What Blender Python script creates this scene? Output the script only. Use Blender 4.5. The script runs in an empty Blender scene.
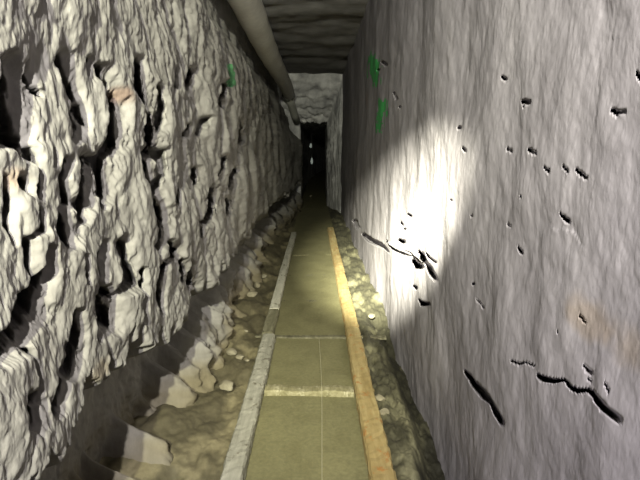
import bpy, bmesh, math, random
import numpy as np
from mathutils import Vector, Matrix

# ------------------------------------------------------------------ scene, camera, light
S = bpy.context.scene
COL = S.collection
S.view_settings.view_transform = 'Standard'
S.view_settings.look = 'None'
S.view_settings.gamma = 1.0
S.view_settings.use_curve_mapping = False
S.view_settings.exposure = 0.0

H = 0.78                      # camera height
F = 502.0                     # focal length in pixels of a 640 wide frame
PITCH = math.atan(89 / F)     # looking down
YAW = math.atan(5 / F)        # tunnel axis sits a little left of centre
cam_d = bpy.data.cameras.new('camera')
cam_d.sensor_width = 36.0
cam_d.lens = F / 640 * 36.0
cam_d.clip_start = 0.02
cam = bpy.data.objects.new('camera', cam_d)
COL.objects.link(cam)
cam.location = (0, 0, H)
cam.rotation_euler = (math.pi / 2 - PITCH, 0, -YAW)
S.camera = cam
R3 = cam.rotation_euler.to_matrix()

W = bpy.data.worlds.new('world')
S.world = W
W.use_nodes = True
W.node_tree.nodes['Background'].inputs[0].default_value = (0.6, 0.62, 0.5, 1)
W.node_tree.nodes['Background'].inputs[1].default_value = 0.010


def spot(name, loc, target, power, color, angle, blend, size):
    d = bpy.data.lights.new(name, 'SPOT')
    d.energy = power
    d.color = color
    d.spot_size = math.radians(angle)
    d.spot_blend = blend
    d.shadow_soft_size = size
    o = bpy.data.objects.new(name, d)
    COL.objects.link(o)
    o.location = loc
    o.rotation_euler = (Vector(target) - Vector(loc)).to_track_quat('-Z', 'Y').to_euler()
    return o


# light sources carried by the people standing behind the camera
LP = (-0.150, -0.75, 1.32)
spot('head_torch_wide', LP, (-0.30, 1.7, 0.80), 430, (1.0, 1.0, 0.72), 64, 1.0, 0.012)
spot('head_torch_spill', (-0.06, -0.50, 1.28), (0.14, 1.0, 0.82), 200, (1.0, 0.955, 0.93), 125, 0.8, 0.012)
spot('head_torch_beam', (-0.10, -0.30, 1.20), (0.335, 2.65, 0.27), 4700, (1.0, 0.98, 0.76), 19, 1.0, 0.01)
spot('head_torch_beam', (-0.10, -0.30, 1.20), (0.335, 2.25, 0.24), 3600, (1.0, 0.98, 0.76), 14, 1.0, 0.01)
spot('hand_torch', (0.03, -0.25, 0.95), (0.0, 1.65, 0.0), 115, (1.0, 0.94, 0.60), 27, 1.0, 0.01)


# ------------------------------------------------------------------ helpers
def px_to_x(X, Y, xp):
    """Where the sight line of a photo pixel meets the wall plane x = xp -> (y, z)."""
    d = R3 @ Vector(((X - 320) / F, -(Y - 240) / F, -1.0))
    t = xp / d.x
    return d.y * t, H + d.z * t


def px_to_z(X, Y, zp):
    d = R3 @ Vector(((X - 320) / F, -(Y - 240) / F, -1.0))
    t = (zp - H) / d.z
    return d.x * t, d.y * t


def hsh(ix, iy, seed):
    n = (ix.astype(np.int64) * 374761393 + iy.astype(np.int64) * 668265263 + seed * 1274126177) & 0xffffffff
    n = ((n ^ (n >> 13)) * 1274126177) & 0xffffffff
    n = ((n ^ (n >> 15)) * 2246822519) & 0xffffffff
    n = n ^ (n >> 16)
    return (n & 0xffffff) / float(0x1000000)


def vnoise(x, y, seed=0):
    ix = np.floor(x); iy = np.floor(y)
    fx = x - ix; fy = y - iy
    ux = fx * fx * fx * (fx * (fx * 6 - 15) + 10); uy = fy * fy * fy * (fy * (fy * 6 - 15) + 10)
    a = hsh(ix, iy, seed); b = hsh(ix + 1, iy, seed)
    c = hsh(ix, iy + 1, seed); d = hsh(ix + 1, iy + 1, seed)
    return (a + (b - a) * ux) * (1 - uy) + (c + (d - c) * ux) * uy - 0.5


def fbm(x, y, seed=0, octv=4, gain=0.5):
    t = 0; a = 1.0
    for k in range(octv):
        t = t + a * vnoise(x * 2 ** k + 17.3 * k, y * 2 ** k + 5.1 * k, seed + k)
        a *= gain
    return t


def chips(x, y, seed, tilt=0.9, k=1.6):
    """Spade and pick marks: overlapping convex scallops meeting in sharp creases, each with its own height and tilt."""
    ix = np.floor(x); iy = np.floor(y)
    best = np.full(x.shape, -9.0)
    for dx in (-1, 0, 1):
        for dy in (-1, 0, 1):
            cx = ix + dx; cy = iy + dy
            px = cx + 0.15 + 0.7 * hsh(cx, cy, seed)
            py = cy + 0.15 + 0.7 * hsh(cx, cy, seed + 11)
            h = hsh(cx, cy, seed + 23)
            tx = (hsh(cx, cy, seed + 31) - 0.5) * tilt
            ty = (hsh(cx, cy, seed + 47) - 0.5) * tilt
            ex = x - px; ey = y - py
            v = h + tx * ex + ty * ey - k * (ex * ex + ey * ey)
            best = np.maximum(best, v)
    return best


def smooth(a, b, x):
    t = np.clip((x - a) / (b - a), 0, 1)
    return t * t * (3 - 2 * t)


def seg_field(U, V, pts):
    """Signed 'how far inside' a stroke: pts = [(u, v, halfwidth)...]; 1 at the middle, 0 at the rim."""
    out = np.full(U.shape, -9.0)
    if len(pts) == 1:
        pts = pts + pts
    for (x0, y0, w0), (x1, y1, w1) in zip(pts[:-1], pts[1:]):
        dx, dy = x1 - x0, y1 - y0
        L = dx * dx + dy * dy + 1e-9
        t = np.clip(((U - x0) * dx + (V - y0) * dy) / L, 0, 1)
        d = np.hypot(U - (x0 + t * dx), V - (y0 + t * dy))
        w = w0 + t * (w1 - w0)
        out = np.maximum(out, 1 - d / np.maximum(w, 1e-6))
    return out


def grid_mesh(name, P, mat, colors=None, parent=None, flip=False, smooth_shade=True):
    """P: (rows, cols, 3) array of points -> one mesh object."""
    n, m, _ = P.shape
    me = bpy.data.meshes.new(name)
    me.vertices.add(n * m)
    me.vertices.foreach_set('co', P.reshape(-1).astype(np.float32))
    i = np.arange(n * m).reshape(n, m)
    a, b, c, d = i[:-1, :-1], i[1:, :-1], i[1:, 1:], i[:-1, 1:]
    q = np.stack([a, d, c, b] if flip else [a, b, c, d], -1).reshape(-1)
    nf = (n - 1) * (m - 1)
    me.loops.add(nf * 4)
    me.polygons.add(nf)
    me.loops.foreach_set('vertex_index', q.astype(np.int32))
    me.polygons.foreach_set('loop_start', (np.arange(nf) * 4).astype(np.int32))
    me.polygons.foreach_set('loop_total', np.full(nf, 4, np.int32))
    me.polygons.foreach_set('use_smooth', np.full(nf, smooth_shade))
    me.update(calc_edges=True)
    if colors is not None:
        at = me.color_attributes.new('stain', 'FLOAT_COLOR', 'POINT')
        at.data.foreach_set('color', colors.reshape(-1).astype(np.float32))
    me.materials.append(mat)
    o = bpy.data.objects.new(name, me)
    COL.objects.link(o)
    o.parent = parent
    return o


def obj(name, bm, mat, parent=None, smooth_shade=False):
    me = bpy.data.meshes.new(name)
    bmesh.ops.recalc_face_normals(bm, faces=bm.faces)
    bm.to_mesh(me); bm.free()
    if smooth_shade:
        for p in me.polygons:
            p.use_smooth = True
    me.materials.append(mat)
    o = bpy.data.objects.new(name, me)
    COL.objects.link(o)
    o.parent = parent
    return o


def tag(o, label=None, cat=None, group=None, kind=None):
    if label: o['label'] = label
    if cat: o['category'] = cat
    if group: o['group'] = group
    if kind: o['kind'] = kind
    return o


def empty(name, loc=(0, 0, 0)):
    o = bpy.data.objects.new(name, None)
    o.empty_display_size = 0.05
    COL.objects.link(o)
    o.location = loc
    return o


# ------------------------------------------------------------------ materials
def new_mat(name):
    m = bpy.data.materials.new(name)
    m.use_nodes = True
    nt = m.node_tree
    b = nt.nodes['Principled BSDF']
    return m, nt, b


def ramp(nt, src, stops):
    r = nt.nodes.new('ShaderNodeValToRGB')
    els = r.color_ramp.elements
    while len(els) < len(stops):
        els.new(0.5)
    for e, (p, c) in zip(els, stops):
        e.position = p
        e.color = (*c, 1)
    nt.links.new(src, r.inputs[0])
    return r.outputs[0]


def noise(nt, scale, detail=6, stretch=(1, 1, 1), rough=0.6, dist=0.0):
    tc = nt.nodes.new('ShaderNodeTexCoord')
    mp = nt.nodes.new('ShaderNodeMapping')
    mp.inputs['Scale'].default_value = stretch
    nt.links.new(tc.outputs['Object'], mp.inputs[0])
    n = nt.nodes.new('ShaderNodeTexNoise')
    n.inputs['Scale'].default_value = scale
    n.inputs['Detail'].default_value = detail
    n.inputs['Roughness'].default_value = rough
    n.inputs['Distortion'].default_value = dist
    nt.links.new(mp.outputs[0], n.inputs['Vector'])
    return n.outputs[0]


def mix(nt, a, b, fac, mode='MIX'):
    n = nt.nodes.new('ShaderNodeMix')
    n.data_type = 'RGBA'
    n.blend_type = mode
    for sock, v in ((n.inputs[6], a), (n.inputs[7], b), (n.inputs[0], fac)):
        if isinstance(v, bpy.types.NodeSocket):
            nt.links.new(v, sock)
        elif isinstance(v, (int, float)):
            sock.default_value = v
        else:
            sock.default_value = (*v, 1)
    return n.outputs[2]


def bump(nt, b, src, strength, dist, chain=None):
    n = nt.nodes.new('ShaderNodeBump')
    n.inputs['Strength'].default_value = strength
    n.inputs['Distance'].default_value = dist
    nt.links.new(src, n.inputs['Height'])
    if chain is not None:
        nt.links.new(chain, n.inputs['Normal'])
    nt.links.new(n.outputs[0], b.inputs['Normal'])
    return n.outputs[0]


def rock_material(name, lo, mid, hi, grain=60, stretch=(1, 1, 0.4), stain=True, bstr=0.5):
    m, nt, b = new_mat(name)
    big = noise(nt, 5, 5, (1, 1, 0.6))
    col = ramp(nt, big, [(0.30, lo), (0.50, mid), (0.72, hi)])
    fine = noise(nt, grain, 5, stretch)
    sh = ramp(nt, fine, [(0.25, (0.82, 0.82, 0.82)), (0.7, (1.08, 1.08, 1.08))])
    col = mix(nt, col, sh, 1.0, 'MULTIPLY')
    if stain:
        a = nt.nodes.new('ShaderNodeAttribute')
        a.attribute_name = 'stain'
        col = mix(nt, col, a.outputs['Color'], 1.0, 'MULTIPLY')
    nt.links.new(col, b.inputs['Base Color'])
    b.inputs['Roughness'].default_value = 0.95
    b.inputs['Specular IOR Level'].default_value = 0.15
    c = bump(nt, b, fine, bstr, 0.004)
    bump(nt, b, noise(nt, grain * 4, 3), 0.3, 0.0015, c)
    return m


M_left = rock_material('chiselled_rock', (0.165, 0.158, 0.145), (0.20, 0.193, 0.178), (0.235, 0.228, 0.212), 55, (1, 1, 0.35), bstr=0.35)
M_right = rock_material('scraped_rock', (0.200, 0.187, 0.204), (0.232, 0.218, 0.238), (0.266, 0.251, 0.270), 30, (1, 1, 0.45), bstr=0.22)
M_ceil = rock_material('ceiling_rock', (0.17, 0.165, 0.16), (0.22, 0.215, 0.21), (0.27, 0.265, 0.26), 30, (0.5, 1.5, 1), stain=False)
M_face = rock_material('far_rock', (0.25, 0.25, 0.26), (0.50, 0.50, 0.50), (0.80, 0.80, 0.80), 11, (0.45, 1.0, 2.2), stain=False, bstr=1.0)


def floor_material():
    m, nt, b = new_mat('packed_mud')
    a = nt.nodes.new('ShaderNodeAttribute')
    a.attribute_name = 'stain'
    n1 = noise(nt, 9, 6, (1, 0.8, 1), 0.65, 0.6)
    sh = ramp(nt, n1, [(0.30, (0.85, 0.84, 0.80)), (0.52, (1, 1, 1)), (0.75, (1.16, 1.15, 1.13))])
    col = mix(nt, a.outputs['Color'], sh, 1.0, 'MULTIPLY')
    f = noise(nt, 90, 4)
    sh2 = ramp(nt, f, [(0.3, (0.8, 0.8, 0.8)), (0.7, (1.1, 1.1, 1.1))])
    col = mix(nt, col, sh2, 1.0, 'MULTIPLY')
    nt.links.new(col, b.inputs['Base Color'])
    b.inputs['Roughness'].default_value = 0.72
    b.inputs['Specular IOR Level'].default_value = 0.3
    c = bump(nt, b, f, 0.25, 0.002)
    bump(nt, b, n1, 0.3, 0.01, c)
    return m


M_floor = floor_material()


def wood_material(name, lo, mid, hi, speck, rough=0.8):
    m, nt, b = new_mat(name)
    g = noise(nt, 14, 6, (3.0, 0.35, 3.0), 0.65, 0.4)
    col = ramp(nt, g, [(0.30, lo), (0.5, mid), (0.70, hi)])
    s = noise(nt, 26, 5, (1, 0.7, 1), 0.7, 0.3)
    fac = ramp(nt, s, [(0.57, (0, 0, 0)), (0.66, (1, 1, 1))])
    col = mix(nt, col, speck, fac)
    nt.links.new(col, b.inputs['Base Color'])
    b.inputs['Roughness'].default_value = rough
    b.inputs['Specular IOR Level'].default_value = 0.25
    c = bump(nt, b, g, 0.4, 0.002)
    bump(nt, b, s, 0.4, 0.003, c)
    return m


M_rail_grey = wood_material('weathered_grey_wood', (0.17, 0.165, 0.135), (0.24, 0.235, 0.195), (0.31, 0.30, 0.255), (0.10, 0.09, 0.065))
M_rail_pale = wood_material('pale_grey_wood', (0.30, 0.29, 0.24), (0.42, 0.41, 0.34), (0.50, 0.49, 0.42), (0.08, 0.075, 0.05))
M_rail_dark = wood_material('muddy_dark_wood', (0.06, 0.055, 0.035), (0.10, 0.095, 0.06), (0.18, 0.17, 0.12), (0.08, 0.07, 0.05))
M_rail_tan = wood_material('tan_wood', (0.19, 0.14, 0.055), (0.26, 0.20, 0.09), (0.34, 0.28, 0.14), (0.26, 0.13, 0.04))
M_tie = wood_material('mud_coated_wood', (0.12, 0.11, 0.055), (0.19, 0.175, 0.10), (0.27, 0.25, 0.16), (0.34, 0.32, 0.22))


def plain(name, col, rough=0.6, metal=0.0, emis=None, es=0.0):
    m, nt, b = new_mat(name)
    n = noise(nt, 30, 4)
    c = ramp(nt, n, [(0.3, tuple(v * 0.85 for v in col)), (0.7, tuple(min(1, v * 1.1) for v in col))])
    nt.links.new(c, b.inputs['Base Color'])
    b.inputs['Roughness'].default_value = rough
    b.inputs['Metallic'].default_value = metal
    if emis:
        b.inputs['Emission Color'].default_value = (*emis, 1)
        b.inputs['Emission Strength'].default_value = es
    return m


M_duct = plain('dusty_plastic', (0.50, 0.49, 0.45), 0.6)
M_duct2 = plain('dull_plastic', (0.30, 0.30, 0.27), 0.6)
M_strap = plain('dark_strap', (0.10, 0.10, 0.09), 0.7)
M_cord = plain('black_cord', (0.03, 0.03, 0.03), 0.6)
M_string = plain('pale_string', (0.32, 0.30, 0.2), 0.8)
M_bulb = plain('pale_glass', (0.7, 0.75, 0.72), 0.25, 0, (0.75, 0.9, 0.85), 0.10)
M_green = plain('green_spray_paint', (0.035, 0.30, 0.075), 0.7)
M_green_faint = plain('faded_green_paint', (0.05, 0.16, 0.065), 0.8)
M_stone = rock_material('loose_stone', (0.15, 0.135, 0.09), (0.21, 0.19, 0.135), (0.28, 0.265, 0.20), 50, (1, 1, 1), stain=False)

# ------------------------------------------------------------------ wall grids
# grid rows along the tunnel get coarser with distance from the entrance
def y_rows(near, far, n, back=-1.6, nback=26):
    inv = np.linspace(1 / near, 1 / far, n)
    return np.concatenate([np.linspace(back, near, nback, endpoint=False), 1 / inv])


def stain_field(Yg, Zg, spots, xp):
    C = np.ones(Yg.shape + (4,))
    for X, Y, r, col, f in spots:
        y0, z0 = px_to_x(X, Y, xp)
        d = np.hypot((Yg - y0) * 0.55, Zg - z0) / (r * y0 / F)
        d = d + 0.5 * fbm(Yg * 30, Zg * 30, 5, 3)
        w = (1 - smooth(0.3, 1.2, d)) * f
        for k in range(3):
            C[..., k] *= 1 - w * (1 - col[k])
    return C


# ---- left wall: deep overlapping flakes, undercut low down, sloping foot
XL = -0.36
yl = y_rows(0.40, 7.4, 780)
zl = np.linspace(-0.05, 1.76, 640)
YL, ZL = np.meshgrid(yl, zl, indexing='ij')

# dark clefts between flakes: photo strokes (x, y, halfwidth) carried onto the wall plane
CLEFTS = [
    [(4, 60, 5), (9, 85, 9), (13, 110, 10), (24, 140, 7), (29, 158, 3)],
    [(4, 112, 5), (7, 134, 6), (20, 133, 4)],
    [(26, 62, 1.5), (30, 76, 2.5), (34, 88, 1.5), (41, 94, 2)],
    [(68, 60, 5), (76, 80, 4), (84, 100, 3.5), (84, 122, 6), (77, 140, 3)],
    [(90, 108, 2), (94, 125, 1.5)],
    [(92, 60, 2), (93, 75, 1.5)],
    [(104, 68, 2.5), (112, 88, 3), (117, 103, 4), (118, 120, 4), (114, 145, 5), (106, 160, 6), (107, 185, 5), (104, 205, 2)],
    [(92, 160, 5), (88, 182, 5), (86, 205, 5), (84, 222, 3)],
    [(50, 152, 1.5), (52, 164, 2.5)],
    [(33, 150, 2), (38, 172, 2.5), (38, 195, 3)],
    [(6, 180, 1.5), (11, 200, 2.5), (10, 225, 2), (14, 245, 1.5)],
    [(24, 182, 4), (26, 192, 2)],
    [(65, 165, 3), (63, 185, 2.5), (70, 205, 4)],
    [(62, 212, 4), (65, 232, 7), (68, 246, 4)],
    [(37, 210, 2), (37, 232, 2), (30, 238, 2)],
    [(26, 243, 3), (29, 268, 3), (32, 278, 2)],
    [(46, 252, 2.5), (47, 270, 4), (38, 290, 6), (32, 312, 10), (16, 332, 9), (2, 345, 10)],
    [(105, 245, 2.5), (101, 262, 4), (100, 280, 3), (107, 305, 7), (110, 322, 6)],
    [(108, 286, 3), (116, 295, 1.5)],
    [(81, 260, 1.5), (82, 285, 1.5)],
    [(92, 292, 1.5), (93, 315, 2)],
    [(76, 312, 2), (78, 332, 4), (77, 355, 5), (74, 375, 4)],
    [(97, 322, 2), (99, 338, 2)],
    [(66, 344, 1.5), (64, 368, 3), (60, 392, 5), (57, 412, 5)],
    [(27, 352, 1.5), (33, 372, 2), (37, 392, 2.5), (36, 402, 3)],
    [(30, 400, 6), (29, 425, 7)],
    [(139, 60, 3), (139, 82, 4), (145, 105, 3.5), (150, 130, 5), (152, 150, 5)],
    [(157, 88, 2.5), (158, 110, 2.5), (159, 130, 2)],
    [(147, 152, 3), (149, 175, 3), (153, 195, 3), (158, 210, 5), (160, 228, 4), (154, 246, 3)],
    [(160, 150, 3), (161, 172, 3), (158, 195, 2)],
    [(176, 70, 2), (176, 85, 2.5)],
    [(195, 72, 3), (193, 84, 3)],
    [(222, 85, 3), (221, 105, 2.5)],
    [(212, 190, 3), (210, 212, 4), (205, 222, 3)],
    [(222, 160, 2.5), (218, 175, 2.5)],
    [(199, 170, 2), (199, 182, 2)],
    [(230, 200, 3), (232, 212, 2)],
    [(122, 245, 4), (127, 268, 4), (129, 284, 5), (122, 290, 4)],
    [(170, 243, 3), (174, 250, 4), (165, 258, 2)],
    [(160, 262, 2.5), (156, 285, 3), (159, 310, 2)],
    [(180, 262, 2), (182, 280, 3)],
    [(200, 222, 1.5), (201, 240, 1.5)],
    [(138, 270, 1.5), (138, 300, 1.5), (139, 322, 2)],
    [(190, 265, 2), (192, 285, 4)],
    [(236, 170, 2), (233, 185, 2)], [(240, 120, 2), (243, 140, 2)],
    [(205, 120, 1.5), (203, 135, 1.5)], [(190, 125, 2), (186, 135, 2)],
    [(178, 180, 1.5), (176, 200, 2)],
]
Uc = -XL / np.maximum(YL, 0.2)              # image-like ratios used only to measure stroke widths
PXL = 315 - F * Uc
PYL = 151 - F * (ZL - H) / np.maximum(YL, 0.2)


def stroke(pts, xp, Yg, Zg):
    """Strokes in wall metres: convert each control point and its width, compare in locally scaled units."""
    U = xp / np.maximum(Yg, 0.2); V = (Zg - H) / np.maximum(Yg, 0.2)
    q = []
    for X, Y, w in pts:
        y0, z0 = px_to_x(X, Y, xp)
        q.append((xp / y0, (z0 - H) / y0, w / F))
    return seg_field(U, V, q)


warp_y = 0.030 * fbm(YL * 9, ZL * 7, 3, 5, 0.6)
warp_z = 0.040 * fbm(YL * 8, ZL * 8, 9, 5, 0.6)
Yw = YL + warp_y + 0.20 * (ZL - 0.8)
Zw = ZL + warp_z
near = 1 - smooth(0.75, 1.7, YL)
DL = 0.018 + (0.030 - 0.014 * near) * fbm(YL * 1.8, ZL * 1.6, 21, 3)
DL += (0.034 - 0.017 * near) * (chips(Yw / 0.135, Zw / 0.23, 5, 1.2, 0.8) - 0.7)
DL += (0.018 - 0.0075 * near) * (chips(Yw / 0.058 + 3, Zw / 0.11 + 8, 71, 1.3, 0.7) - 0.7)
DL += (0.0060 - 0.0035 * near) * (chips((Yw + warp_y) / 0.022, Zw / 0.042, 113, 1.4, 1.4) - 0.7)
DL += (0.0045 - 0.0015 * near) * fbm(YL * 55, ZL * 35, 31, 4, 0.6)
# clefts, each cut obliquely back into the rock
OBL = np.zeros(YL.shape + (3,))
RAG = fbm(YL * 32, ZL * 22, 77, 5, 0.62)
for pts in CLEFTS:
    s = stroke(pts, XL, YL + 0.35 * warp_y * np.clip(YL, 0.4, 1.2), ZL + warp_z * 0.3)
    ymid = np.clip(YL, 0.4, 6)
    wmax = max(p[2] for p in pts)
    dep = (0.016 + 0.0055 * wmax) * (0.55 + 0.45 * np.clip(ymid, 0.4, 3))
    rag = 0.75 * RAG
    DL -= 0.35 * dep * smooth(-1.6, 0.1, s + 1.2 * rag)
    s = s + rag
    a = dep * 2.1 * smooth(-0.05, 0.40, s)
    y0, z0 = px_to_x(*pts[len(pts) // 2][:2], XL)
    OBL += a[..., None] * np.array([-0.45, min(1.1, y0 * 0.9), (z0 - H) * 0.5])
# undercut band and foot
zn = ZL + 0.035 * fbm(YL * 7, ZL * 2, 51, 4) + 0.05 * fbm(YL * 2.2, 0 * ZL, 52, 2)
lip = 0.385 + 0.01 * (1 - smooth(0.7, 1.6, YL)) + 0.05 * (chips(YL / 0.06 + 0.1 * fbm(ZL * 9, YL * 9, 54, 2), 0 * ZL, 53, 0.6, 1.2) - 0.6) + 0.05 * fbm(YL * 28, ZL * 6, 55, 4, 0.6)
band = smooth(lip, lip - 0.05, zn) if False else (1 - smooth(lip - 0.05, lip, zn))
foot_top = 0.065 + 0.145 * smooth(1.15, 1.7, YL) + 0.10 * fbm(YL * 6, 0 * ZL, 61, 3) + 0.12 * fbm(YL * 17, 0 * ZL, 63, 4, 0.6)
foot = 1 - smooth(foot_top - 0.10, foot_top + 0.01, zn)
DL -= 0.15 * band * (1 - foot)
DL += 0.03 * foot * (chips((YL + warp_y) / 0.09, Zw / 0.10, 88, 1.6, 1.0) - 0.7) + 0.05 * foot * fbm(YL * 14, ZL * 12, 89, 4)
DL += foot * (0.05 * np.clip((foot_top - ZL) / 0.24, 0, 1)) - 0.045 * foot
DL += 0.17 * smooth(3.6, 7.2, YL) * (1 - smooth(0.86, 1.12, ZL))
# upper wall leans back towards the roof
DL -= 0.055 * smooth(0.95, 1.6, ZL) + 0.065 * smooth(1.22, 1.36, ZL)
PL = np.stack([XL + DL, YL, ZL], -1) + OBL
CL = stain_field(YL, ZL, [(122, 95, 9, (1.05, 0.72, 0.58), 0.7), (14, 176, 12, (1.05, 0.82, 0.66), 0.7),
                          (100, 368, 16, (1.0, 0.88, 0.68), 0.7)], XL)
mud = (1 - smooth(0.04, 0.17, ZL + 0.08 * fbm(YL * 12, ZL * 12, 91, 4))) * 0.9
for k, c in enumerate((0.72, 0.64, 0.42)):
    CL[..., k] *= 1 - mud * (1 - c)
wall_left = tag(grid_mesh('wall_left', PL, M_left, CL), kind='structure')

# ---- right wall: scraped, flatter, with a few cracks
XR = 0.335
yr = y_rows(0.40, 7.2, 780)
zr = np.linspace(-0.10, 1.76, 640)
YR, ZR = np.meshgrid(yr, zr, indexing='ij')
wy = 0.045 * fbm(YR * 8, ZR * 6, 103, 5, 0.6)
wz = 0.05 * fbm(YR * 7, ZR * 6, 109, 5, 0.6)
DR = 0.020 * fbm(YR * 1.6, ZR * 1.5, 121, 3)
DR += 0.009 * (chips((YR + wy + 0.3 * ZR) / 0.20, (ZR + wz) / 0.34, 205, 1.0, 0.6) - 0.7)
DR += 0.0013 * (chips((YR + wy) / 0.055, (ZR + wz) / 0.13, 271, 1.3, 0.7) - 0.7)
DR += 0.0006 * (chips((YR + wy) / 0.017, (ZR + wz) / 0.05, 313, 1.3, 0.8) - 0.7)
DR += 0.0014 * fbm(YR * 34, ZR * 26, 131, 5, 0.6) + 0.006 * fbm(YR * 9, ZR * 7, 133, 3)
CRACKS = [
    # (points, depth)
    ([(463, 371, 2), (473, 383, 4), (484, 396, 5), (491, 403, 2.5), (497, 414, 4), (503, 424, 3)], 0.09),
    ([(537, 375, 2), (543, 379, 3.2), (552, 381, 2.5), (562, 380, 1.2), (569, 388, 2.5), (576, 391, 2.8), (585, 390, 1.5), (593, 397, 4), (602, 407, 4), (608, 413, 3.5), (617, 421, 3)], 0.06),
    ([(512, 361, 1), (519, 364, 2), (524, 362, 0.8), (533, 366, 1.2)], 0.02),
    ([(579, 366, 1), (586, 373, 2)], 0.015),
    ([(584, 379, 1.5), (586, 381, 1.5)], 0.012),
    ([(601, 382, 0.8), (606, 392, 1.2)], 0.012),
    ([(364, 235, 2.5), (370, 240, 3.2), (378, 244, 2.5), (388, 252, 1)], 0.05),
    ([(385, 241, 1.2), (392, 248, 1.6), (402, 254, 1)], 0.035),
    ([(398, 240, 1.6), (401, 242, 2.2)], 0.03),
    ([(411, 261, 3), (415, 266, 4.5), (419, 267, 3)], 0.06),
    ([(416, 250, 1), (422, 257, 2.6), (429, 268, 3.4), (435, 280, 2)], 0.05),
    ([(425, 253, 0.8), (434, 262, 1.2)], 0.02),
    ([(411, 286, 1), (414, 288, 2.2)], 0.03),
    ([(418, 300, 1.2), (422, 304, 3), (428, 304, 1.8)], 0.04),
    ([(405, 214, 1), (408, 216, 1.4)], 0.02), ([(398, 222, 1), (400, 225, 1)], 0.02), ([(402, 229, 1.2)], 0.02),
    ([(356, 222, 3), (358, 227, 2)], 0.04),
    ([(382, 62, 1.4), (385, 65, 1.6)], 0.05), ([(378, 70, 1.6)], 0.05), ([(393, 93, 1), (395, 99, 1.4)], 0.04), ([(398, 107, 1.3)], 0.03),
    ([(499, 77, 1.2), (501, 79, 2)], 0.02), ([(519, 102, 2), (526, 102, 2.2)], 0.022), ([(520, 106, 1.2)], 0.02),
    ([(456, 128, 2)], 0.02), ([(462, 148, 1.5), (465, 151, 1.8)], 0.025),
    ([(525, 150, 1.4), (530, 152, 1.8), (534, 153, 1)], 0.02), ([(503, 149, 1.2), (507, 151, 1.3)], 0.018),
    ([(542, 168, 1), (546, 171, 1.6)], 0.015), ([(559, 166, 1), (564, 171, 1.2)], 0.015),
    ([(571, 170, 1.2), (576, 174, 1.8), (582, 178, 1)], 0.02),
    ([(557, 214, 1), (561, 219, 2.2), (564, 221, 1.8)], 0.025), ([(519, 197, 1.3)], 0.02),
    ([(504, 224, 1), (507, 226, 1.3)], 0.015),
    ([(607, 110, 1.4), (612, 113, 2.2), (620, 112, 1)], 0.018), ([(632, 74, 1.4), (638, 80, 2.4), (644, 86, 2)], 0.025),
    ([(514, 247, 1), (517, 253, 1.8)], 0.022), ([(470, 284, 1.6)], 0.025), ([(473, 299, 1), (480, 308, 1)], 0.015),
    ([(574, 315, 1), (579, 322, 1.3)], 0.015), ([(555, 332, 1.3)], 0.015), ([(471, 216, 1.5)], 0.025), ([(452, 200, 1.2)], 0.02),
]
OBR = np.zeros(YR.shape + (3,))
for pts, dep in CRACKS:
    s = stroke(pts, XR, YR, ZR) + 0.25 * fbm(YR * 50, ZR * 40, 177, 2)
    y0, z0 = px_to_x(*pts[len(pts) // 2][:2], XR)
    v = np.array([XR, y0, z0 - H]); v /= np.linalg.norm(v)
    if 355 < pts[0][0] < 440 and pts[0][1] > 200:
        dep = dep * 2.4 + 0.03
    OBR += (2.2 * dep * smooth(-0.05, 0.35, s))[..., None] * v
# shards standing proud beside the cleft under the beam
for pts, up in [([(388, 243, 1.6), (400, 250, 2), (408, 254, 1)], 0.010), ([(405, 249, 1.5), (413, 253, 2.5), (424, 262, 2)], 0.012),]:
    s = stroke(pts, XR, YR, ZR)
    DR += up * smooth(-0.3, 0.8, s)
# slab that stands back below the long crack
PR = np.stack([XR - DR, YR, ZR], -1) + OBR
CR = stain_field(YR, ZR, [(582, 318, 26, (1.03, 0.90, 0.70), 0.7), (622, 350, 24, (1.03, 0.92, 0.74), 0.7),
                          (366, 100, 10, (0.95, 0.78, 0.7), 0.5)], XR)
wall_right = tag(grid_mesh('wall_right', PR, M_right, CR, flip=True), kind='structure')


# ---- green sprayed marks: a thin skin of paint following the rock
def paint(P, Yg, Zg, rows, xp, sign, strokes, parent, label, flip, mat=None):
    s = np.full(Yg.shape, -9.0)
    for pts in strokes:
        s = np.maximum(s, stroke(pts, xp, Yg, Zg))
    s = s + 1.3 * fbm(Yg * 30, Zg * 14, 401, 5, 0.65)
    keep = s > 0.15
    n, m = keep.shape
    kf = keep[:-1, :-1] & keep[1:, :-1] & keep[1:, 1:] & keep[:-1, 1:]
    ii, jj = np.nonzero(kf)
    idx = {}
    vs, fs = [], []
    def vid(i, j):
        k = i * m + j
        if k not in idx:
            idx[k] = len(vs)
            p = P[i, j]
            vs.append((p[0] + sign * 0.0012, p[1] - 0.0015, p[2]))
        return idx[k]
    for i, j in zip(ii.tolist(), jj.tolist()):
        f = [vid(i, j), vid(i + 1, j), vid(i + 1, j + 1), vid(i, j + 1)]
        fs.append(f[::-1] if flip else f)
    me = bpy.data.meshes.new('paint_mark')
    me.from_pydata(vs, [], fs)
    me.materials.append(mat or M_green)
    for p in me.polygons:
        p.use_smooth = True
    o = bpy.data.objects.new('paint_mark', me)
    COL.objects.link(o)
    o.parent = parent
    o['label'] = label
    return o


paint(PR, YR, ZR, yr, XR, -1, [[(371, 58, 6), (373, 70, 7), (376, 82, 5)]], wall_right, 'upper green sprayed mark on the right wall', True)
paint(PR, YR, ZR, yr, XR, -1, [[(382, 102, 5), (381, 114, 6), (378, 124, 5), (377, 131, 3.5)]], wall_right, 'lower green sprayed mark on the right wall', True)
paint(PL, YL, ZL, yl, XL, 1, [[(229, 64, 3.5), (229, 76, 3.5), (228, 86, 2)]], wall_left, 'faint green sprayed mark high on the left wall', False, M_green_faint)

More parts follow.
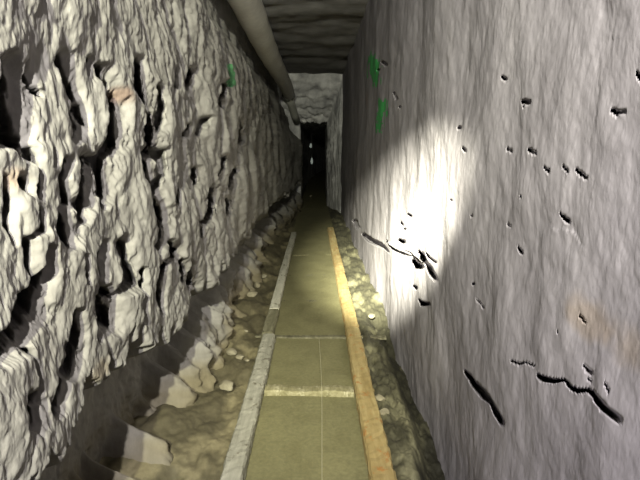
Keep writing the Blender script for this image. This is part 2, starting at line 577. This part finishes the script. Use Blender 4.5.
# ---- ceiling
yc = y_rows(0.8, 7.2, 300, -1.6, 20)
xc = np.linspace(-0.62, 0.50, 130)
YC, XC = np.meshgrid(yc, xc, indexing='ij')
ZC = 1.695 + 0.02 * fbm(XC * 3, YC * 2, 301, 3) - 0.02 * chips(XC / 0.35, YC / 0.16 + 0.3 * XC, 305, 1.2, 0.9) + 0.014
ZC -= 0.006 * chips(XC / 0.10, YC / 0.05, 309, 1.2, 1.0)
tag(grid_mesh('ceiling', np.stack([XC, YC, ZC], -1), M_ceil), kind='structure')

# ---- far narrowing: the passage closes in to a low dark opening and runs on
def ring(y, x0, x1, z0, z1, n=26):
    t = np.linspace(0, 1, n)
    pts = [(x0, z0 + (z1 - z0) * a) for a in t] + [(x0 + (x1 - x0) * a, z1) for a in t[1:]] + [(x1, z1 + (z0 - z1) * a) for a in t[1:]]
    return [(x, y, z) for x, z in pts]


secs = []
for k in range(38):
    a = k / 37
    secs.append((6.35 + 0.85 * a, -0.45 + 0.25 * a ** 4, 0.36 - 0.19 * a ** 0.7, 1.72 - 0.545 * a ** 0.75))
for k in range(1, 46):
    a = k / 45
    secs.append((7.2 + 24 * a ** 1.5, -0.20 - 0.12 * a, 0.17 + 0.12 * a, 1.175 + 0.05 * math.sin(3 * a)))
PF = np.array([ring(y, x0, x1, -0.05, z1, 40) for y, x0, x1, z1 in secs])
PF[..., 0] += 2.2 * np.clip((PF[..., 1] - 9.0) / 22.0, 0, 1) ** 2
nr, nc, _ = PF.shape
arc = np.linspace(0, 1, nc)[None, :] * np.ones((nr, 1))
dd = 0.040 * (chips(PF[..., 1] / 0.07, arc * 14, 405, 1.4, 0.9) - 0.7) + 0.03 * fbm(PF[..., 1] * 22, arc * 40, 409, 4, 0.6)
cen = PF.mean(axis=1, keepdims=True)
dirv = cen - PF; dirv[..., 1] = 0
dirv /= np.linalg.norm(dirv, axis=-1, keepdims=True)
PF = PF + dirv * dd[..., None]
tip = PF[-1:].mean(axis=1, keepdims=True)
PF = np.concatenate([PF, tip + (PF[-1:] - tip) * 0.5, tip + (PF[-1:] - tip) * 0.001], 0)
wb = tag(grid_mesh('wall_back', PF, M_face, flip=False), kind='structure')

# ---- floor
yf = y_rows(0.7, 31.0, 560, -1.6, 20)
xf = np.linspace(-0.56, 0.50, 300)
YF, XF = np.meshgrid(yf, xf, indexing='ij')
BEND = 2.2 * np.clip((YF - 9.0) / 22.0, 0, 1) ** 2       # far away the passage curves off to the right
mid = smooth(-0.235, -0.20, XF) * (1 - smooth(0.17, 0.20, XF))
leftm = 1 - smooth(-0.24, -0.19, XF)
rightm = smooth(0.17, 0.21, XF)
ZF = 0.004 * fbm(XF * 8, YF * 5, 501, 4)
ZF += leftm * (0.012 * chips(XF / 0.06, YF / 0.11, 505, 1.2, 1.0) + 0.03 * fbm(XF * 12, YF * 7, 507, 4) + 0.05 * np.clip((-0.26 - XF) / 0.2, 0, 1))
ZF += rightm * (0.008 * chips((XF + 0.3 * YF) / 0.06, YF / 0.14, 515, 1.2, 1.0) + 0.030 * fbm(XF * 18, YF * 8, 517, 5, 0.6) + 0.003)
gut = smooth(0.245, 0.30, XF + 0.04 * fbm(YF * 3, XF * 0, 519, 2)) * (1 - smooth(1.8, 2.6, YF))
ZF -= 0.07 * gut
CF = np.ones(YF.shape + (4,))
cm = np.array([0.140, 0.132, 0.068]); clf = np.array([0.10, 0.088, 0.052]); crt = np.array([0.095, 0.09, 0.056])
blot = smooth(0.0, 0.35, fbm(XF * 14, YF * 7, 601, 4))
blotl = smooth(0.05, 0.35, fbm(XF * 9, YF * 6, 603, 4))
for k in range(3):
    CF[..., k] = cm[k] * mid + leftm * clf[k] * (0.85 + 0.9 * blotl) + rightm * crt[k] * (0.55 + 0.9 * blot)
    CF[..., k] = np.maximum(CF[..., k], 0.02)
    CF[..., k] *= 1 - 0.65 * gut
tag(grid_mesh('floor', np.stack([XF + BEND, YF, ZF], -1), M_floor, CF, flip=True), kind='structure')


# ------------------------------------------------------------------ track
def plank(name, mat, x, w, y0, y1, z0, h, seed, n=90, wob=0.003, drift=0.0, rise=0.0):
    """A worn plank lying along the tunnel: rounded arrises, chewed edges, slight sway."""
    prof = [(-0.5, 0), (-0.5, 0.8), (-0.42, 1.0), (-0.15, 1.0), (0.15, 1.0), (0.42, 1.0), (0.5, 0.8), (0.5, 0)]
    bm = bmesh.new()
    rows = []
    rnd = random.Random(seed)
    ph = rnd.random() * 6
    for i in range(n + 1):
        t = i / n
        y = y0 + (y1 - y0) * t
        sway = drift * t + wob * math.sin(t * 5 + ph) + wob * 0.4 * math.sin(t * 23 + ph)
        row = []
        for a, b in prof:
            jit = (rnd.random() - 0.5) * 0.0035
            row.append(bm.verts.new((x + sway + a * w + jit * (abs(a) > 0.3), y, z0 + rise * t + b * h + jit * 0.6 * (b > 0.5))))
        rows.append(row)
    for r0, r1 in zip(rows[:-1], rows[1:]):
        for k in range(len(prof)):
            k2 = (k + 1) % len(prof)
            bm.faces.new((r0[k], r0[k2], r1[k2], r1[k]))
    bm.faces.new(rows[0]); bm.faces.new(list(reversed(rows[-1])))
    return obj(name, bm, mat)


RAILS = [
    (M_rail_grey, -0.193, 0.052, 0.75, 1.97, 'weathered grey plank rail on the left, nearest the viewer'),
    (M_rail_dark, -0.199, 0.046, 1.985, 2.30, 'short dark mud-stained piece between the two grey left rail planks'),
    (M_rail_pale, -0.199, 0.044, 2.315, 4.6, 'pale grey plank rail on the left, beyond the dark short piece'),
]
for k, (m, x, w, y0, y1, lab) in enumerate(RAILS):
    tag(plank('track_rail', m, x, w, y0, y1, 0.006, 0.034, 10 + k, wob=0.002), lab, 'rail', None)
tag(plank('track_rail', M_rail_tan, 0.155, 0.060, 0.75, 4.9, 0.006, 0.034, 31, n=260, wob=0.003), 'long yellowish tan wooden rail on the right side of the track', 'rail')


def sleeper(y, h, w, x0, x1, seed, lab, mat=M_tie, grp=None):
    rnd = random.Random(seed)
    n = 60
    prof = [(-0.5, 0), (-0.5, 0.75), (-0.4, 1.0), (0.0, 1.05), (0.4, 0.95), (0.5, 0.7), (0.5, 0)]
    bm = bmesh.new(); rows = []
    for i in range(n + 1):
        t = i / n
        x = x0 + (x1 - x0) * t
        row = []
        for a, b in prof:
            j = (rnd.random() - 0.5)
            row.append(bm.verts.new((x, y + 0.006 * math.sin(t * 3 + seed) + a * w + 0.003 * j, -0.004 + b * h * (1 + 0.15 * math.sin(t * 9 + seed)) + 0.002 * j)))
        rows.append(row)
    for r0, r1 in zip(rows[:-1], rows[1:]):
        for k in range(len(prof)):
            k2 = (k + 1) % len(prof)
            bm.faces.new((r0[k], r0[k2], r1[k2], r1[k]))
    bm.faces.new(rows[0]); bm.faces.new(list(reversed(rows[-1])))
    return tag(obj('track_sleeper', bm, mat), lab, 'sleeper', grp)


sleeper(1.53, 0.020, 0.050, -0.165, 0.125, 1, 'thick mud-caked wooden crosspiece between the rails, nearest the viewer')
sleeper(2.03, 0.010, 0.030, -0.26, 0.30, 2, 'thin half-buried crosspiece reaching past both rails, second from the viewer', M_rail_dark)
sleeper(2.56, 0.004, 0.030, -0.17, 0.12, 3, 'third crosspiece from the viewer, nearly buried in mud', M_rail_dark)
sleeper(3.12, 0.004, 0.030, -0.17, 0.12, 4, 'fourth crosspiece from the viewer, nearly buried in mud', M_rail_dark)
sleeper(3.75, 0.004, 0.035, -0.17, 0.12, 5, 'farthest faint crosspiece, in the dim part of the track')


def tube(name, pts, r, mat, parent=None, seg=8, cap=True):
    bm = bmesh.new(); rings = []
    for i, p in enumerate(pts):
        p = Vector(p)
        d = (Vector(pts[min(i + 1, len(pts) - 1)]) - Vector(pts[max(i - 1, 0)])).normalized()
        a = d.cross(Vector((0, 0, 1)))
        if a.length < 1e-3: a = Vector((1, 0, 0))
        a.normalize(); b = a.cross(d).normalized()
        rr = r[i] if isinstance(r, (list, tuple)) else r
        rings.append([bm.verts.new(p + rr * (math.cos(2 * math.pi * k / seg) * a + math.sin(2 * math.pi * k / seg) * b)) for k in range(seg)])
    for r0, r1 in zip(rings[:-1], rings[1:]):
        for k in range(seg):
            bm.faces.new((r0[k], r0[(k + 1) % seg], r1[(k + 1) % seg], r1[k]))
    if cap:
        bm.faces.new(rings[0]); bm.faces.new(list(reversed(rings[-1])))
    return obj(name, bm, mat, parent, True)


# thin string along the middle of the track
tag(tube('string', [(0.018 + 0.003 * math.sin(y * 5), y, 0.0055 + (0.022 if abs(y - 1.53) < 0.03 else 0)) for y in np.linspace(0.9, 2.0, 60)], 0.0010, M_string),
    'thin pale string lying along the middle of the track floor', 'string')

# ------------------------------------------------------------------ air duct
duct = tag(empty('air_duct', (-0.31, 0, 1.45)), 'long pale round air duct under the roof along the left wall', 'duct')


def L(p):
    return (p[0] + 0.31, p[1], p[2] - 1.45)


n1 = 80
pts = [L((-0.312 + 0.006 * math.sin(t * 9), 1.2 + 5.0 * t, 1.447 - 0.01 * math.sin(t * 6))) for t in np.linspace(0, 1, n1)]
tube('front_pipe', pts, [0.070 + 0.0015 * math.sin(i * 0.9) for i in range(n1)], M_duct, duct, 28)
c = tube('coupling', [L((-0.316, 6.18, 1.448)), L((-0.316, 6.2, 1.448)), L((-0.318, 6.34, 1.445)), L((-0.318, 6.36, 1.445))], [0.073, 0.077, 0.06, 0.055], M_strap, duct, 28)
pts = [L((-0.318 + 0.12 * t, 6.3 + 4.5 * t, 1.445 - 0.36 * t + 0.0 * t)) for t in np.linspace(0, 1, 40)]
Q = [(-0.318, 6.3, 1.445), (-0.300, 6.55, 1.37), (-0.272, 6.78, 1.26), (-0.246, 6.95, 1.175)]
pts = [L(q) for q in Q]
tube('rear_pipe', pts, 0.05, M_duct2, duct, 24)

# ------------------------------------------------------------------ lamps far down the passage
def lathe(name, prof, loc, mat, parent, seg=18):
    bm = bmesh.new(); rings = []
    for r, z in prof:
        rings.append([bm.verts.new((loc[0] + r * math.cos(2 * math.pi * k / seg), loc[1] + r * math.sin(2 * math.pi * k / seg), loc[2] + z)) for k in range(seg)])
    for r0, r1 in zip(rings[:-1], rings[1:]):
        for k in range(seg):
            bm.faces.new((r0[k], r0[(k + 1) % seg], r1[(k + 1) % seg], r1[k]))
    bm.faces.new(rings[0]); bm.faces.new(list(reversed(rings[-1])))
    return obj(name, bm, mat, parent, True)


def far_lamp(x, y, z, w, h, top, lab):
    t = tag(empty('hanging_lamp', (x, y, z)), lab, 'lamp')
    lathe('bulb', [(0.2 * w, -h / 2), (0.75 * w, -h * 0.42), (w, -h * 0.15), (0.9 * w, h * 0.15), (0.5 * w, h * 0.4), (0.35 * w, h / 2)], (0, 0, 0), M_bulb, t)
    lathe('socket', [(0.3 * w, h * 0.45), (0.45 * w, h * 0.5), (0.45 * w, h * 0.8), (0.15 * w, h * 0.9)], (0, 0, 0), M_cord, t)
    tube('cord', [(0, 0, h * 0.85), (0.004, 0, (top - z) * 0.5), (0, 0, top - z)], 0.004, M_cord, t, 6)
    return t


far_lamp(-0.075, 9.6, 0.88, 0.026, 0.085, 1.20, 'upper of two tiny pale lamps in the dark far opening')
far_lamp(-0.058, 9.4, 0.60, 0.022, 0.12, 1.20, 'lower and longer of two tiny pale lamps in the far opening')


# ------------------------------------------------------------------ loose stones beside the track
def rock(px, py, zc, size, seed, lab, group=None):
    x, y = px_to_z(px, py, zc)
    rnd = random.Random(seed)
    bm = bmesh.new()
    bmesh.ops.create_icosphere(bm, subdivisions=3, radius=1.0)
    planes = [(Vector((rnd.gauss(0, 1), rnd.gauss(0, 1), rnd.gauss(0, 1))).normalized(), 0.55 + 0.35 * rnd.random()) for _ in range(11)]
    for v in bm.verts:
        for nrm, d in planes:
            k = v.co.dot(nrm)
            if k > d:
                v.co -= nrm * (k - d)
        v.co *= 1 + 0.04 * rnd.random()
    sx, sy, sz = size * (0.8 + 0.5 * rnd.random()), size * (0.9 + 0.6 * rnd.random()), size * (0.55 + 0.3 * rnd.random())
    for v in bm.verts:
        v.co = Vector((v.co.x * sx, v.co.y * sy, v.co.z * sz))
    o = obj('loose_stone', bm, M_stone)
    o.location = (x, y, zc)
    o.rotation_euler = (0, 0, rnd.random() * 3)
    return tag(o, lab, 'stone', group)


ROCKS = [
    (310.7, 196, 0.02, 0.022, 'tiny pale stone on the floor far off in the dark opening'),
    (264, 276, 0.03, 0.022, 'farthest pale stone at the foot of the left wall'),
    (257, 285, 0.03, 0.024, 'pale stone at the left wall foot, just nearer than the farthest one'),
    (252, 294, 0.03, 0.030, 'largest yellowish stone at the left wall foot beside the pale rail'),
    (245, 331, 0.02, 0.010, 'tiny pale stone beside the dark piece of left rail'),
    (240, 357, 0.02, 0.012, 'small pale stone midway between left wall foot and near grey rail'),
    (247, 360, 0.018, 0.008, 'tiny pale stone close against the near grey rail'),
    (232, 352, 0.035, 0.020, 'flat muddy stone beside the left wall foot, level with the near rail'),
    (226, 386, 0.035, 0.026, 'broad flat muddy stone near the bottom left of the track'),
    (380, 398, 0.018, 0.016, 'pale stone against the outside of the right rail, near the bottom'),
    (384, 412, 0.012, 0.014, 'pale stone just nearer the viewer than the other by the right rail'),
    (372, 316, 0.02, 0.014, 'flat pale stone outside the right rail below the bright wall patch'),
]
for k, (a, b, z, s, lab) in enumerate(ROCKS):
    rock(a, b, z, s, 50 + k, lab)
